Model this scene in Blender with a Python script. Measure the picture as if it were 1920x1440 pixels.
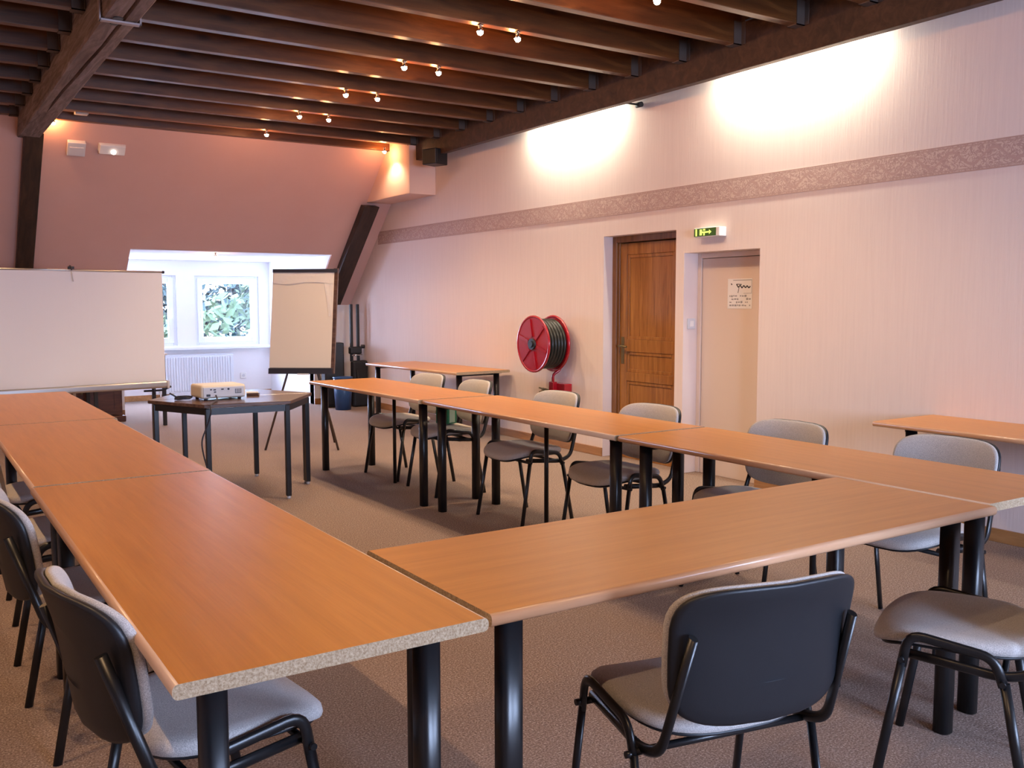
import bpy, bmesh, math, random
from mathutils import Vector, Matrix
random.seed(7)
PI = math.pi
D = bpy.data
for o in list(D.objects): D.objects.remove(o)
SC = bpy.context.scene
COL = SC.collection

# ------------------------------------------------------------------ camera
cam_d = D.cameras.new('camera'); cam = D.objects.new('camera', cam_d); COL.objects.link(cam)
cam_d.sensor_width = 36.0; cam_d.lens = 36.0 * 1758.04 / 1920.0
PIT, ROL, YAW, HC = -.0859, -.0016, .5776, 1.379
_cy, _sy = math.cos(YAW), math.sin(YAW)
fwd = Vector((_sy * math.cos(PIT), _cy * math.cos(PIT), math.sin(PIT)))
rt = Vector((_cy, -_sy, 0)); up = rt.cross(fwd)
r2 = rt * math.cos(ROL) + up * math.sin(ROL); u2 = up * math.cos(ROL) - rt * math.sin(ROL)
cam.matrix_world = Matrix(((r2.x, u2.x, -fwd.x, 0), (r2.y, u2.y, -fwd.y, 0), (r2.z, u2.z, -fwd.z, HC), (0, 0, 0, 1)))
cam_d.clip_start = 0.05; cam_d.clip_end = 200
SC.camera = cam

# ------------------------------------------------------------------ world, exposure
W = D.worlds.new('sky'); SC.world = W; W.use_nodes = True
wn = W.node_tree.nodes; wl = W.node_tree.links; wn.clear()
bg = wn.new('ShaderNodeBackground'); wo = wn.new('ShaderNodeOutputWorld')
bg.inputs['Color'].default_value = (.54, .65, 1.0, 1); bg.inputs['Strength'].default_value = 34.0
wl.new(bg.outputs[0], wo.inputs[0])
SC.view_settings.view_transform = 'Standard'
try: SC.view_settings.look = 'None'
except Exception: pass
SC.view_settings.gamma = 1.0
SC.view_settings.exposure = 0.75
SC.view_settings.use_curve_mapping = False
SC.cycles.use_denoising = True
SC.cycles.max_bounces = 8; SC.cycles.diffuse_bounces = 5; SC.cycles.glossy_bounces = 3
SC.cycles.transparent_max_bounces = 8; SC.cycles.sample_clamp_indirect = 6.0
SC.cycles.caustics_reflective = False; SC.cycles.caustics_refractive = False

def sky_portal(name, loc, rot, sx, sy):
    l = D.lights.new(name, 'AREA'); l.shape = 'RECTANGLE'; l.size = sx; l.size_y = sy
    l.cycles.is_portal = True
    o = D.objects.new(name, l); COL.objects.link(o); o.location = loc; o.rotation_euler = rot
    return o

# ------------------------------------------------------------------ key dimensions (metres)
XW = 5.262            # right wall
XL = -3.2             # left wall
YF = -2.4             # wall behind the camera
K = 1.0632            # slope of the mansard wall: y = SY(z)
def SY(z): return 10.35 + (3.1 - z) * K
ZK = 1.36; YK = SY(ZK)       # knee wall
ZC = 3.42                     # underside of the ceiling deck
DX0, DX1, DZ, DY = 2.27, 4.72, 2.005, 14.0   # dormer
T = 0.74

# ------------------------------------------------------------------ mesh helpers
def new_bm(): return bmesh.new()
def box(bm, a, b, mi=0):
    x0, y0, z0 = [min(p, q) for p, q in zip(a, b)]; x1, y1, z1 = [max(p, q) for p, q in zip(a, b)]
    v = [bm.verts.new(p) for p in ((x0,y0,z0),(x1,y0,z0),(x1,y1,z0),(x0,y1,z0),(x0,y0,z1),(x1,y0,z1),(x1,y1,z1),(x0,y1,z1))]
    fs = []
    for q in ((3,2,1,0),(4,5,6,7),(0,1,5,4),(1,2,6,5),(2,3,7,6),(3,0,4,7)):
        f = bm.faces.new([v[i] for i in q]); f.material_index = mi; fs.append(f)
    return v, fs
def rbox(bm, a, b, r=.01, seg=3, mi=0):
    tb = new_bm(); box(tb, a, b, mi)
    bmesh.ops.bevel(tb, geom=list(tb.edges), offset=r, segments=seg, affect='EDGES', profile=.5)
    for f in tb.faces: f.material_index = mi
    merge(bm, tb)
def merge(bm, tb, M=None):
    me = D.meshes.new('tmp'); tb.to_mesh(me); tb.free()
    if M is not None: me.transform(M)
    bm.from_mesh(me); D.meshes.remove(me)
def quad(bm, pts, mi=0):
    f = bm.faces.new([bm.verts.new(p) for p in pts]); f.material_index = mi; return f
def smooth_path(pts, rad=.04, n=5):
    pts = [Vector(p) for p in pts]
    if len(pts) < 3: return pts
    out = [pts[0]]
    for i in range(1, len(pts) - 1):
        a, b, c = pts[i-1], pts[i], pts[i+1]
        d1 = (a - b); d2 = (c - b)
        t = min(rad, d1.length * .45, d2.length * .45)
        p, q = b + d1.normalized() * t, b + d2.normalized() * t
        for k in range(n + 1):
            s = k / n
            out.append(p * (1-s)**2 + b * 2*s*(1-s) + q * s*s)
    out.append(pts[-1]); return out
def tube(bm, pts, r, rad=.04, n=10, rx=None, caps=True, mi=0, bend=5):
    P = smooth_path(pts, rad, bend)
    rings = []; prev = None
    for i, p in enumerate(P):
        t = (P[min(i+1, len(P)-1)] - P[max(i-1, 0)]).normalized()
        if prev is None:
            ref = Vector((0, 1, 0)) if abs(t.y) < .9 else Vector((1, 0, 0))
            s = (ref - t * ref.dot(t)).normalized()
        else:
            s = (prev - t * prev.dot(t)).normalized()
        prev = s; w = t.cross(s)
        ra = r; rb = rx if rx else r
        rings.append([bm.verts.new(p + s * math.cos(2*PI*k/n) * rb + w * math.sin(2*PI*k/n) * ra) for k in range(n)])
    for i in range(len(rings) - 1):
        for k in range(n):
            f = bm.faces.new((rings[i][k], rings[i][(k+1) % n], rings[i+1][(k+1) % n], rings[i+1][k])); f.smooth = True; f.material_index = mi
    if caps:
        bm.faces.new(rings[0][::-1]).material_index = mi; bm.faces.new(rings[-1]).material_index = mi
def cyl(bm, p, q, r, n=20, r1=None, mi=0):
    p, q = Vector(p), Vector(q); t = (q - p).normalized()
    ref = Vector((0, 0, 1)) if abs(t.z) < .9 else Vector((1, 0, 0))
    s = ref.cross(t).normalized(); w = t.cross(s); r1 = r if r1 is None else r1
    A = [bm.verts.new(p + (s*math.cos(2*PI*k/n) + w*math.sin(2*PI*k/n)) * r) for k in range(n)]
    B = [bm.verts.new(q + (s*math.cos(2*PI*k/n) + w*math.sin(2*PI*k/n)) * r1) for k in range(n)]
    for k in range(n):
        f = bm.faces.new((A[k], A[(k+1) % n], B[(k+1) % n], B[k])); f.smooth = True; f.material_index = mi
    bm.faces.new(A[::-1]).material_index = mi; bm.faces.new(B).material_index = mi
def torus(bm, c, axis, R, r, n=40, m=10, mi=0, a0=0, a1=2*PI):
    c = Vector(c); t = Vector(axis).normalized()
    ref = Vector((0, 0, 1)) if abs(t.z) < .9 else Vector((1, 0, 0))
    s = ref.cross(t).normalized(); w = t.cross(s)
    full = abs(a1 - a0 - 2*PI) < 1e-6; rings = []
    for i in range(n if full else n + 1):
        a = a0 + (a1 - a0) * i / n; d = s*math.cos(a) + w*math.sin(a)
        rings.append([bm.verts.new(c + d*(R + r*math.cos(2*PI*k/m)) + t*r*math.sin(2*PI*k/m)) for k in range(m)])
    for i in range(n):
        A, B = rings[i], rings[(i+1) % len(rings)]
        for k in range(m):
            f = bm.faces.new((A[k], B[k], B[(k+1) % m], A[(k+1) % m])); f.smooth = True; f.material_index = mi
def prism(bm, poly, z0, z1, mi=0):
    A = [bm.verts.new((x, y, z0)) for x, y in poly]; B = [bm.verts.new((x, y, z1)) for x, y in poly]; n = len(poly)
    for k in range(n): bm.faces.new((A[k], A[(k+1) % n], B[(k+1) % n], B[k])).material_index = mi
    bm.faces.new(A[::-1]).material_index = mi; bm.faces.new(B).material_index = mi
def beam(bm, p, q, w, h, side=None, mi=0):
    """rectangular bar from p to q; w along side, h along the third axis"""
    p, q = Vector(p), Vector(q); t = (q - p).normalized()
    s = Vector(side).normalized() if side else Vector((1, 0, 0)); s = (s - t * s.dot(t)).normalized(); u = t.cross(s)
    vs = []
    for c in (p, q):
        for a, b in ((-1,-1),(1,-1),(1,1),(-1,1)): vs.append(bm.verts.new(c + s*a*w/2 + u*b*h/2))
    for f in ((3,2,1,0),(4,5,6,7),(0,1,5,4),(1,2,6,5),(2,3,7,6),(3,0,4,7)):
        bm.faces.new([vs[i] for i in f]).material_index = mi

def obj(name, bm, mats, parent=None, loc=None, rotz=None, smooth=False, bevel=0, subsurf=0):
    bmesh.ops.recalc_face_normals(bm, faces=list(bm.faces))
    me = D.meshes.new(name); bm.to_mesh(me); bm.free()
    for m in (mats if isinstance(mats, (list, tuple)) else [mats]): me.materials.append(m)
    o = D.objects.new(name, me); COL.objects.link(o)
    if smooth:
        for p in me.polygons: p.use_smooth = True
    if parent is not None: o.parent = parent
    if loc is not None: o.location = loc
    if rotz is not None: o.rotation_euler = (0, 0, rotz)
    if bevel:
        b = o.modifiers.new('b', 'BEVEL'); b.width = bevel; b.segments = 2; b.limit_method = 'ANGLE'
    if subsurf:
        b = o.modifiers.new('s', 'SUBSURF'); b.levels = b.render_levels = subsurf
    return o
def thing(name, label, cat, loc=(0,0,0), rotz=0, group=None):
    o = D.objects.new(name, None); COL.objects.link(o); o.empty_display_size = .1
    o.location = loc; o.rotation_euler = (0, 0, rotz); o['label'] = label; o['category'] = cat
    if group: o['group'] = group
    return o
def tag(o, label, cat, group=None):
    o['label'] = label; o['category'] = cat
    if group: o['group'] = group
    return o
def struct(name, bm, mats, **k):
    o = obj(name, bm, mats, **k); o['kind'] = 'structure'; return o
def dup(root, loc, rotz, label, group=None):
    r = root.copy(); COL.objects.link(r); r.location = loc; r.rotation_euler = (0, 0, rotz); r['label'] = label
    if group: r['group'] = group
    def kids(src, dst):
        for ch in [c for c in src.children]:
            c = ch.copy(); COL.objects.link(c); c.parent = dst; kids(ch, c)
    kids(root, r)
    return r

# ------------------------------------------------------------------ materials
def mat(name, col=(.5,.5,.5), rough=.5, metal=0, spec=.5, emis=None, estr=0, coat=0):
    m = D.materials.new(name); m.use_nodes = True
    b = m.node_tree.nodes['Principled BSDF']
    b.inputs['Base Color'].default_value = (*col, 1); b.inputs['Roughness'].default_value = rough
    b.inputs['Metallic'].default_value = metal; b.inputs['Specular IOR Level'].default_value = spec
    b.inputs['Coat Weight'].default_value = coat
    if emis: b.inputs['Emission Color'].default_value = (*emis, 1); b.inputs['Emission Strength'].default_value = estr
    return m
def N(m, t, **k):
    n = m.node_tree.nodes.new(t)
    for a, v in k.items(): setattr(n, a, v)
    return n
def L(m, a, b): m.node_tree.links.new(a, b)
def coords(m, scale=(1,1,1), rot=(0,0,0), kind='Object'):
    tc = N(m, 'ShaderNodeTexCoord'); mp = N(m, 'ShaderNodeMapping')
    mp.inputs['Scale'].default_value = scale; mp.inputs['Rotation'].default_value = rot
    L(m, tc.outputs[kind], mp.inputs[0]); return mp.outputs[0]
def ramp(m, src, stops):
    r = N(m, 'ShaderNodeValToRGB'); e = r.color_ramp.elements
    while len(e) < len(stops): e.new(.5)
    for i, (p, c) in enumerate(stops): e[i].position = p; e[i].color = (*c, 1)
    L(m, src, r.inputs[0]); return r.outputs[0]
def noise(m, vec, scale=5, detail=4, rough=.5, dist=0):
    n = N(m, 'ShaderNodeTexNoise'); n.inputs['Scale'].default_value = scale; n.inputs['Detail'].default_value = detail
    n.inputs['Roughness'].default_value = rough; n.inputs['Distortion'].default_value = dist
    L(m, vec, n.inputs['Vector']); return n.outputs[0]
def base(m, c): L(m, c, m.node_tree.nodes['Principled BSDF'].inputs['Base Color'])
def bump(m, h, strength=.3, dist=.01):
    b = N(m, 'ShaderNodeBump'); b.inputs['Strength'].default_value = strength; b.inputs['Distance'].default_value = dist
    L(m, h, b.inputs['Height']); L(m, b.outputs[0], m.node_tree.nodes['Principled BSDF'].inputs['Normal'])
def mixc(m, fac, a, b, mode='MIX'):
    n = N(m, 'ShaderNodeMix', data_type='RGBA', blend_type=mode)
    for s, v in ((n.inputs[0], fac), (n.inputs[6], a), (n.inputs[7], b)):
        if isinstance(v, (int, float)): s.default_value = v
        elif isinstance(v, tuple): s.default_value = (*v, 1)
        else: L(m, v, s)
    return n.outputs[2]

def wallpaper(name, c0, c1, ribs=True):
    m = mat(name, c0, .75, spec=.25)
    v = coords(m, (1, 60, 2.2) if ribs else (30, 30, 30))
    n1 = noise(m, v, 1.0, 3, .6)
    n2 = noise(m, coords(m, (1, 110, 5)), 1.0, 2, .6)
    s = N(m, 'ShaderNodeMath', operation='ADD'); L(m, n1, s.inputs[0]); L(m, n2, s.inputs[1])
    base(m, mixc(m, ramp(m, n1, [(.3, (0,0,0)), (.7, (1,1,1))]), c0, c1))
    bump(m, s.outputs[0], .22, .006)
    return m
M_wall = wallpaper('pale_ribbed_wallpaper', (.72, .60, .55), (.755, .635, .58))
M_slope = mat('salmon_wall_paint', (.70, .52, .46), .8, spec=.2)
_v = coords(M_slope, (1, 1, 1)); base(M_slope, mixc(M_slope, noise(M_slope, _v, 3, 5, .6), (.60, .375, .315), (.65, .42, .36)))
bump(M_slope, noise(M_slope, coords(M_slope, (60, 1, 60)), 1, 2), .12, .004)
M_white = mat('white_wall_paint', (.82, .81, .82), .7, spec=.3)
M_box = mat('pink_plaster', (.72, .50, .42), .75, spec=.2)
bump(M_white, noise(M_white, coords(M_white), 90, 2), .05, .003)

M_carpet = mat('speckled_carpet', (.3,.25,.22), .95, spec=.1)
_v = coords(M_carpet)
_n1 = noise(M_carpet, _v, 150, 3, .8); _n2 = noise(M_carpet, _v, 38, 3, .7); _n3 = noise(M_carpet, _v, 1.3, 3)
_c = ramp(M_carpet, _n1, [(.34, (.06,.040,.036)), (.47, (.25,.175,.140)), (.56, (.34,.25,.205)), (.66, (.66,.54,.46))])
_c2 = mixc(M_carpet, ramp(M_carpet, _n2, [(.35,(0,0,0)),(.65,(.35,.35,.35))]), _c, (.21,.145,.12))
_c3 = mixc(M_carpet, ramp(M_carpet, _n3, [(.3,(0,0,0)),(.7,(.16,.16,.16))]), _c2, (.36,.27,.22))
base(M_carpet, _c3); bump(M_carpet, _n1, .6, .006)

def wood(name, stops, sc=(1.6, 22, 22), rough=.4, dist=1.0, spec=.5, coat=0, knots=False, bmp=.1, fine=True):
    m = mat(name, stops[1][1], rough, spec=spec, coat=coat)
    v = coords(m, sc)
    n = noise(m, v, 1.6, 6, .62, dist)
    c = ramp(m, n, stops)
    if fine:
        f = noise(m, coords(m, (sc[0]*2.5, sc[1]*7, sc[2]*7)), 1.5, 3, .7)
        c = mixc(m, ramp(m, f, [(.45,(0,0,0)),(.75,(.22,.22,.22))]), c, tuple(x*.55 for x in stops[1][1]))
    if knots:
        vo = N(m, 'ShaderNodeTexVoronoi'); vo.inputs['Scale'].default_value = 1.0
        L(m, coords(m, (1.6, 5, 5)), vo.inputs['Vector'])
        c = mixc(m, ramp(m, vo.outputs['Distance'], [(.05,(.8,.8,.8)),(.14,(0,0,0))]), c, tuple(x*.25 for x in stops[0][1]))
    base(m, c); bump(m, n, bmp, .003)
    return m
M_lam = wood('beech_laminate', [(.30, (.48,.192,.033)), (.5, (.54,.220,.040)), (.70, (.59,.250,.052))], sc=(1.0, 18, 18), rough=.33, spec=.5, dist=.4, bmp=.02)
M_lamedge = wood('beech_edge_band', [(.3, (.50,.27,.14)), (.5, (.58,.32,.18)), (.7, (.64,.38,.22))], sc=(1.0, 8, 8), rough=.28, dist=.3, bmp=.0)
M_chip = mat('chipboard', (.5,.4,.3), .8, spec=.2)
_v = coords(M_chip); _vo = N(M_chip, 'ShaderNodeTexVoronoi'); _vo.inputs['Scale'].default_value = 240; L(M_chip, _v, _vo.inputs['Vector'])
base(M_chip, mixc(M_chip, ramp(M_chip, noise(M_chip, _v, 190, 3, .7), [(.35,(0,0,0)),(.65,(1,1,1))]), (.26,.175,.10), (.46,.35,.23)))
bump(M_chip, _vo.outputs['Distance'], .4, .002)
M_joist = wood('stained_pine_joist', [(.3, (.042,.013,.003)), (.5, (.090,.030,.007)), (.72, (.145,.055,.014))], sc=(1.2, 9, 9), rough=.36, spec=.6, dist=1.2, knots=True, bmp=.15)
M_deck = wood('dark_ceiling_plank', [(.3, (.025,.011,.006)), (.5, (.048,.022,.012)), (.72, (.08,.037,.021))], sc=(1.0, 8, 8), rough=.6, dist=1.0, bmp=.15)
M_beam = wood('old_hewn_oak', [(.3, (.10,.07,.065)), (.5, (.20,.155,.145)), (.72, (.32,.265,.255))], sc=(14, 1.2, 14), rough=.7, dist=1.4, spec=.3, bmp=.6)
M_post = wood('dark_stained_oak', [(.3, (.012,.007,.005)), (.5, (.030,.015,.009)), (.72, (.055,.026,.015))], sc=(12, 2, 2), rough=.55, dist=1.0, bmp=.3)
M_door = wood('varnished_oak_door', [(.3, (.20,.075,.015)), (.5, (.33,.135,.030)), (.7, (.44,.20,.05))], sc=(18, 18, 1.1), rough=.35, dist=.8, bmp=.05)
M_dframe = wood('oak_door_frame', [(.3, (.13,.05,.014)), (.5, (.21,.085,.024)), (.7, (.29,.125,.036))], sc=(18, 18, 1.1), rough=.4, dist=.8, bmp=.05)
M_base = wood('oak_baseboard', [(.3, (.24,.105,.035)), (.5, (.36,.17,.06)), (.7, (.45,.23,.09))], sc=(12, 1.2, 12), rough=.45, dist=.6, bmp=.05)
M_cab = wood('mahogany_cabinet_wood', [(.3, (.05,.016,.008)), (.5, (.10,.034,.016)), (.7, (.16,.06,.028))], sc=(2, 14, 14), rough=.35, dist=.8, bmp=.03)
M_hexa = wood('dark_wood_laminate', [(.3, (.055,.028,.020)), (.5, (.10,.052,.036)), (.7, (.15,.085,.06))], sc=(1.2, 16, 16), rough=.24, dist=.6, bmp=.02)
M_black = mat('black_powder_coat', (.008,.008,.009), .32, spec=.5)
M_blk2 = mat('black_matt_metal', (.012,.012,.013), .5)
M_shell = mat('black_plastic_shell', (.010,.011,.014), .45, spec=.45)
bump(M_shell, noise(M_shell, coords(M_shell), 500, 2), .15, .001)
def fabric(name, a, b):
    m = mat(name, a, .95, spec=.1)
    v = coords(m); n = noise(m, v, 420, 2, .8)
    base(m, mixc(m, ramp(m, n, [(.4,(0,0,0)),(.62,(1,1,1))]), a, b)); bump(m, n, .5, .002)
    m.node_tree.nodes['Principled BSDF'].inputs['Sheen Weight'].default_value = .25
    return m
M_fab = fabric('grey_wool_fabric', (.36,.335,.32), (.60,.56,.53))
M_cloth = mat('projection_fabric', (.90,.88,.85), .85, spec=.15)
M_alu = mat('brushed_aluminium', (.55,.53,.50), .35, metal=.9)
M_iron = mat('galvanised_hanger', (.10,.072,.058), .55, metal=.35)
M_strap = mat('pale_iron_strap', (.36,.30,.30), .45, metal=.5)
M_pvc = mat('white_pvc', (.82,.85,.88), .35, spec=.5)
M_rad = mat('white_radiator_enamel', (.72,.76,.82), .35, spec=.5)
M_wplast = mat('white_plastic', (.78,.77,.74), .4)
M_gplast = mat('pale_grey_plastic', (.60,.60,.62), .45)
M_cream = mat('cream_plastic', (.72,.64,.50), .45)
M_dark = mat('dark_port', (.02,.02,.03), .5)
M_red = mat('red_enamel', (.33,.005,.014), .22, spec=.6, coat=.4)
M_hose = mat('black_rubber_hose', (.014,.015,.012), .32, spec=.5)
M_brass = mat('aged_brass', (.20,.15,.07), .4, metal=.8)
M_paper = mat('cream_flip_paper', (.76,.66,.53), .55, spec=.35)
bump(M_paper, noise(M_paper, coords(M_paper, (3, 1, 60)), 1, 3), .08, .004)
M_film = mat('shiny_clear_film', (.80,.72,.62), .16, spec=.8, coat=.6)
bump(M_film, noise(M_film, coords(M_film, (3, 1, 9)), 1.5, 2, .5, .6), .35, .01)
M_notice = mat('white_notice_paper', (.80,.78,.78), .7)
M_ink = mat('dark_ink', (.04,.04,.05), .7)
M_ink2 = mat('grey_ink', (.30,.29,.31), .7)
M_bin = mat('blue_bin_plastic', (.02,.07,.20), .35)
M_tube = mat('fluorescent_tube', (1,1,.9), .4, emis=(1, .95, .78), estr=9)
M_spot = mat('halogen_bulb', (1,.9,.7), .4, emis=(1, .80, .50), estr=60)
M_em = mat('lit_emergency_lens', (1,.95,.9), .4, emis=(1, .86, .74), estr=2.2)
M_exitg = mat('dark_green_exit_panel', (.02,.04,.01), .35, emis=(.03,.07,.005), estr=.5)
M_exity = mat('lit_exit_pictogram', (.6,.75,.15), .4, emis=(.55,.72,.12), estr=.9)
M_green = mat('green_plastic', (.01,.20,.10), .4)
M_gwhite = mat('pale_green_print', (.45,.62,.50), .5)
M_chrome = mat('chrome', (.7,.7,.7), .15, metal=1)

M_glass = D.materials.new('window_glass'); M_glass.use_nodes = True
_nt = M_glass.node_tree; _nt.nodes.clear()
_o = _nt.nodes.new('ShaderNodeOutputMaterial'); _mx = _nt.nodes.new('ShaderNodeMixShader'); _t = _nt.nodes.new('ShaderNodeBsdfTransparent'); _g = _nt.nodes.new('ShaderNodeBsdfGlossy')
_g.inputs['Roughness'].default_value = .02; _t.inputs[0].default_value = (.97,1,.99,1); _mx.inputs[0].default_value = .06
_nt.links.new(_t.outputs[0], _mx.inputs[1]); _nt.links.new(_g.outputs[0], _mx.inputs[2]); _nt.links.new(_mx.outputs[0], _o.inputs[0])

# wallpaper border: scrolling acanthus pattern
M_bord = mat('scroll_border_paper', (.5,.35,.3), .7, spec=.2)
_tc = N(M_bord, 'ShaderNodeTexCoord'); _sx = N(M_bord, 'ShaderNodeSeparateXYZ'); L(M_bord, _tc.outputs['Object'], _sx.inputs[0])
def _m(op, a, b=None):
    n = N(M_bord, 'ShaderNodeMath', operation=op)
    for i, v in enumerate((a, b)):
        if v is None: continue
        if isinstance(v, (int, float)): n.inputs[i].default_value = v
        else: L(M_bord, v, n.inputs[i])
    return n.outputs[0]
_y, _z = _sx.outputs[1], _sx.outputs[2]
_vv = coords(M_bord, (1, 1, 1))
_wv = _m('SINE', _m('MULTIPLY', _y, 2*PI/.26))
_d1 = _m('ABSOLUTE', _m('SUBTRACT', _z, _m('MULTIPLY', _wv, .040)))
_stem = ramp(M_bord, _m('MULTIPLY', _d1, 10), [(.05, (1,1,1)), (.13, (0,0,0))])
_nn = noise(M_bord, coords(M_bord, (1, 11, 13)), 1.5, 3, .55, 3.2)
_leaf = ramp(M_bord, _nn, [(.44, (0,0,0)), (.48, (1,1,1)), (.56, (1,1,1)), (.60, (0,0,0))])
_edge = ramp(M_bord, _m('MULTIPLY', _m('ABSOLUTE', _z), 10), [(.60, (0,0,0)), (.66, (1,1,1)), (.72, (0,0,0)), (.78, (1,1,1))])
_c = mixc(M_bord, _leaf, (.58,.44,.38), (.42,.28,.25))
_c = mixc(M_bord, _stem, _c, (.46,.31,.27)); _c = mixc(M_bord, _edge, _c, (.43,.29,.25))
base(M_bord, _c)

# ------------------------------------------------------------------ the room shell
bm = new_bm(); box(bm, (XL-.1, YF-.1, -.12), (XW+.5, DY+.1, 0)); struct('floor', bm, M_carpet)
bm = new_bm()
for i in range(40):
    x0 = XL + i*.23
    if x0 > XW + .3: break
    box(bm, (x0, YF-.1, ZC), (x0+.222, 10.6, ZC+.03))
box(bm, (XL-.1, YF-.1, ZC+.03), (XW+.4, 10.6, ZC+.10))
struct('ceiling', bm, M_deck)

O1 = (5.653, 6.58, 1.965); O2 = (4.771, 5.558, 1.775)     # door openings (y0, y1, top)
bm = new_bm()
WX = XW + .34
box(bm, (XW, YF-.1, 0), (WX, O2[0], ZC+.1)); box(bm, (XW, O2[0], O2[2]), (WX, O2[1], ZC+.1)); box(bm, (XW, O2[1], 0), (WX, O1[0], ZC+.1))
box(bm, (XW, O1[0], O1[2]), (WX, O1[1], ZC+.1)); box(bm, (XW, O1[1], 0), (WX, 12.6, ZC+.1))
box(bm, (WX-.06, O2[0]-.02, 0), (WX, O2[1]+.02, O2[2]+.05)); box(bm, (WX-.06, O1[0]-.02, 0), (WX, O1[1]+.02, O1[2]+.05))
struct('wall_right', bm, M_wall)
# left wall, wall behind the camera with two tall windows openings
bm = new_bm(); box(bm, (XL-.2, YF-.1, 0), (XL, 12.6, ZC+.1)); struct('wall_left', bm, M_wall)
bm = new_bm()
FW = [(1.0, 2.4, .8, 2.25), (3.0, 4.4, .8, 2.25)]
xs = [XL, FW[0][0], FW[0][1], FW[1][0], FW[1][1], XW]
box(bm, (xs[0], YF-.2, 0), (xs[1], YF, ZC+.1)); box(bm, (xs[2], YF-.2, 0), (xs[3], YF, ZC+.1)); box(bm, (xs[4], YF-.2, 0), (xs[5], YF, ZC+.1))
for a, b, c, d in FW: box(bm, (a, YF-.2, 0), (b, YF, c)); box(bm, (a, YF-.2, d), (b, YF, ZC+.1))
struct('wall_front', bm, M_wall)
# mansard slope and knee wall, with the dormer cut out
def slope_piece(bm, x0, x1, z0, z1, t=.16):
    v = [bm.verts.new(p) for p in ((x0, SY(z0), z0), (x1, SY(z0), z0), (x1, SY(z1), z1), (x0, SY(z1), z1),
                                   (x0, SY(z0)+t, z0+t*.6), (x1, SY(z0)+t, z0+t*.6), (x1, SY(z1)+t, z1+t*.6), (x0, SY(z1)+t, z1+t*.6))]
    for f in ((0,1,2,3),(7,6,5,4),(0,4,5,1),(1,5,6,2),(2,6,7,3),(3,7,4,0)): bm.faces.new([v[i] for i in f])
bm = new_bm()
slope_piece(bm, XL-.1, DX0-.004, ZK, ZC+.05); slope_piece(bm, DX0-.004, DX1+.004, DZ+.004, ZC+.05); slope_piece(bm, DX1+.004, XW+.1, ZK, ZC+.05)
struct('wall_back', bm, M_slope)
bm = new_bm()
box(bm, (XL-.1, YK, 0), (DX0, YK+.16, ZK+.05)); box(bm, (DX1, YK, 0), (XW+.1, YK+.16, ZK+.05))
struct('wall_knee', bm, M_white)
WIN = [(2.41, 3.354), (3.617, 4.56)]; WZ = (.775, 1.785)
bm = new_bm()
box(bm, (DX0-.1, DY, 0), (WIN[0][0], DY+.2, DZ+.1)); box(bm, (WIN[0][1], DY, 0), (WIN[1][0], DY+.2, DZ+.1)); box(bm, (WIN[1][1], DY, 0), (DX1+.1, DY+.2, DZ+.1))
for a, b in WIN: box(bm, (a, DY, 0), (b, DY+.2, WZ[0])); box(bm, (a, DY, WZ[1]), (b, DY+.2, DZ+.1))
def cheek(bm, x0, x1):   # side of the dormer, following the slope
    prof = [(YK+.16, 0), (DY+.05, 0), (DY+.05, DZ+.02), (SY(DZ)+.014, DZ+.02), (SY(ZK)+.014, ZK)]
    prof[0] = (YK+.02, 0)
    A = [bm.verts.new((x0, y, z)) for y, z in prof]; B = [bm.verts.new((x1, y, z)) for y, z in prof]; n = len(prof)
    for k in range(n): bm.faces.new((A[k], A[(k+1) % n], B[(k+1) % n], B[k]))
    bm.faces.new(A[::-1]); bm.faces.new(B)
cheek(bm, DX0-.1, DX0); cheek(bm, DX1, DX1+.1)
box(bm, (DX0-.1, SY(DZ)+.01, DZ), (DX1+.1, DY+.2, DZ+.1))
struct('wall_dormer', bm, M_white)
bm = new_bm(); box(bm, (DX0, DY-.09, .715), (DX1, DY+.005, .752)); struct('trim_2', bm, M_pvc, bevel=.004)

# baseboards, wallpaper border
bm = new_bm()
for a, b in ((YF, O2[0]), (O2[1], O1[0]), (O1[1], YK)): box(bm, (XW-.014, a, 0), (XW, b, .078))
struct('baseboard_right', bm, M_base, bevel=.003)
bm = new_bm(); box(bm, (XL, YK-.014, 0), (DX0, YK, .08)); box(bm, (DX1, YK-.014, 0), (XW-.014, YK, .08)); box(bm, (DX0, DY-.014, 0), (DX1, DY, .08))
struct('baseboard_back', bm, M_base, bevel=.003)
bm = new_bm(); box(bm, (-.002, YF-2.2, -.0825), (.002, 11.25-2.2, .0825)); o = struct('trim_1', bm, M_bord); o.location = (XW-.002, 2.2, 2.222)

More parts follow.
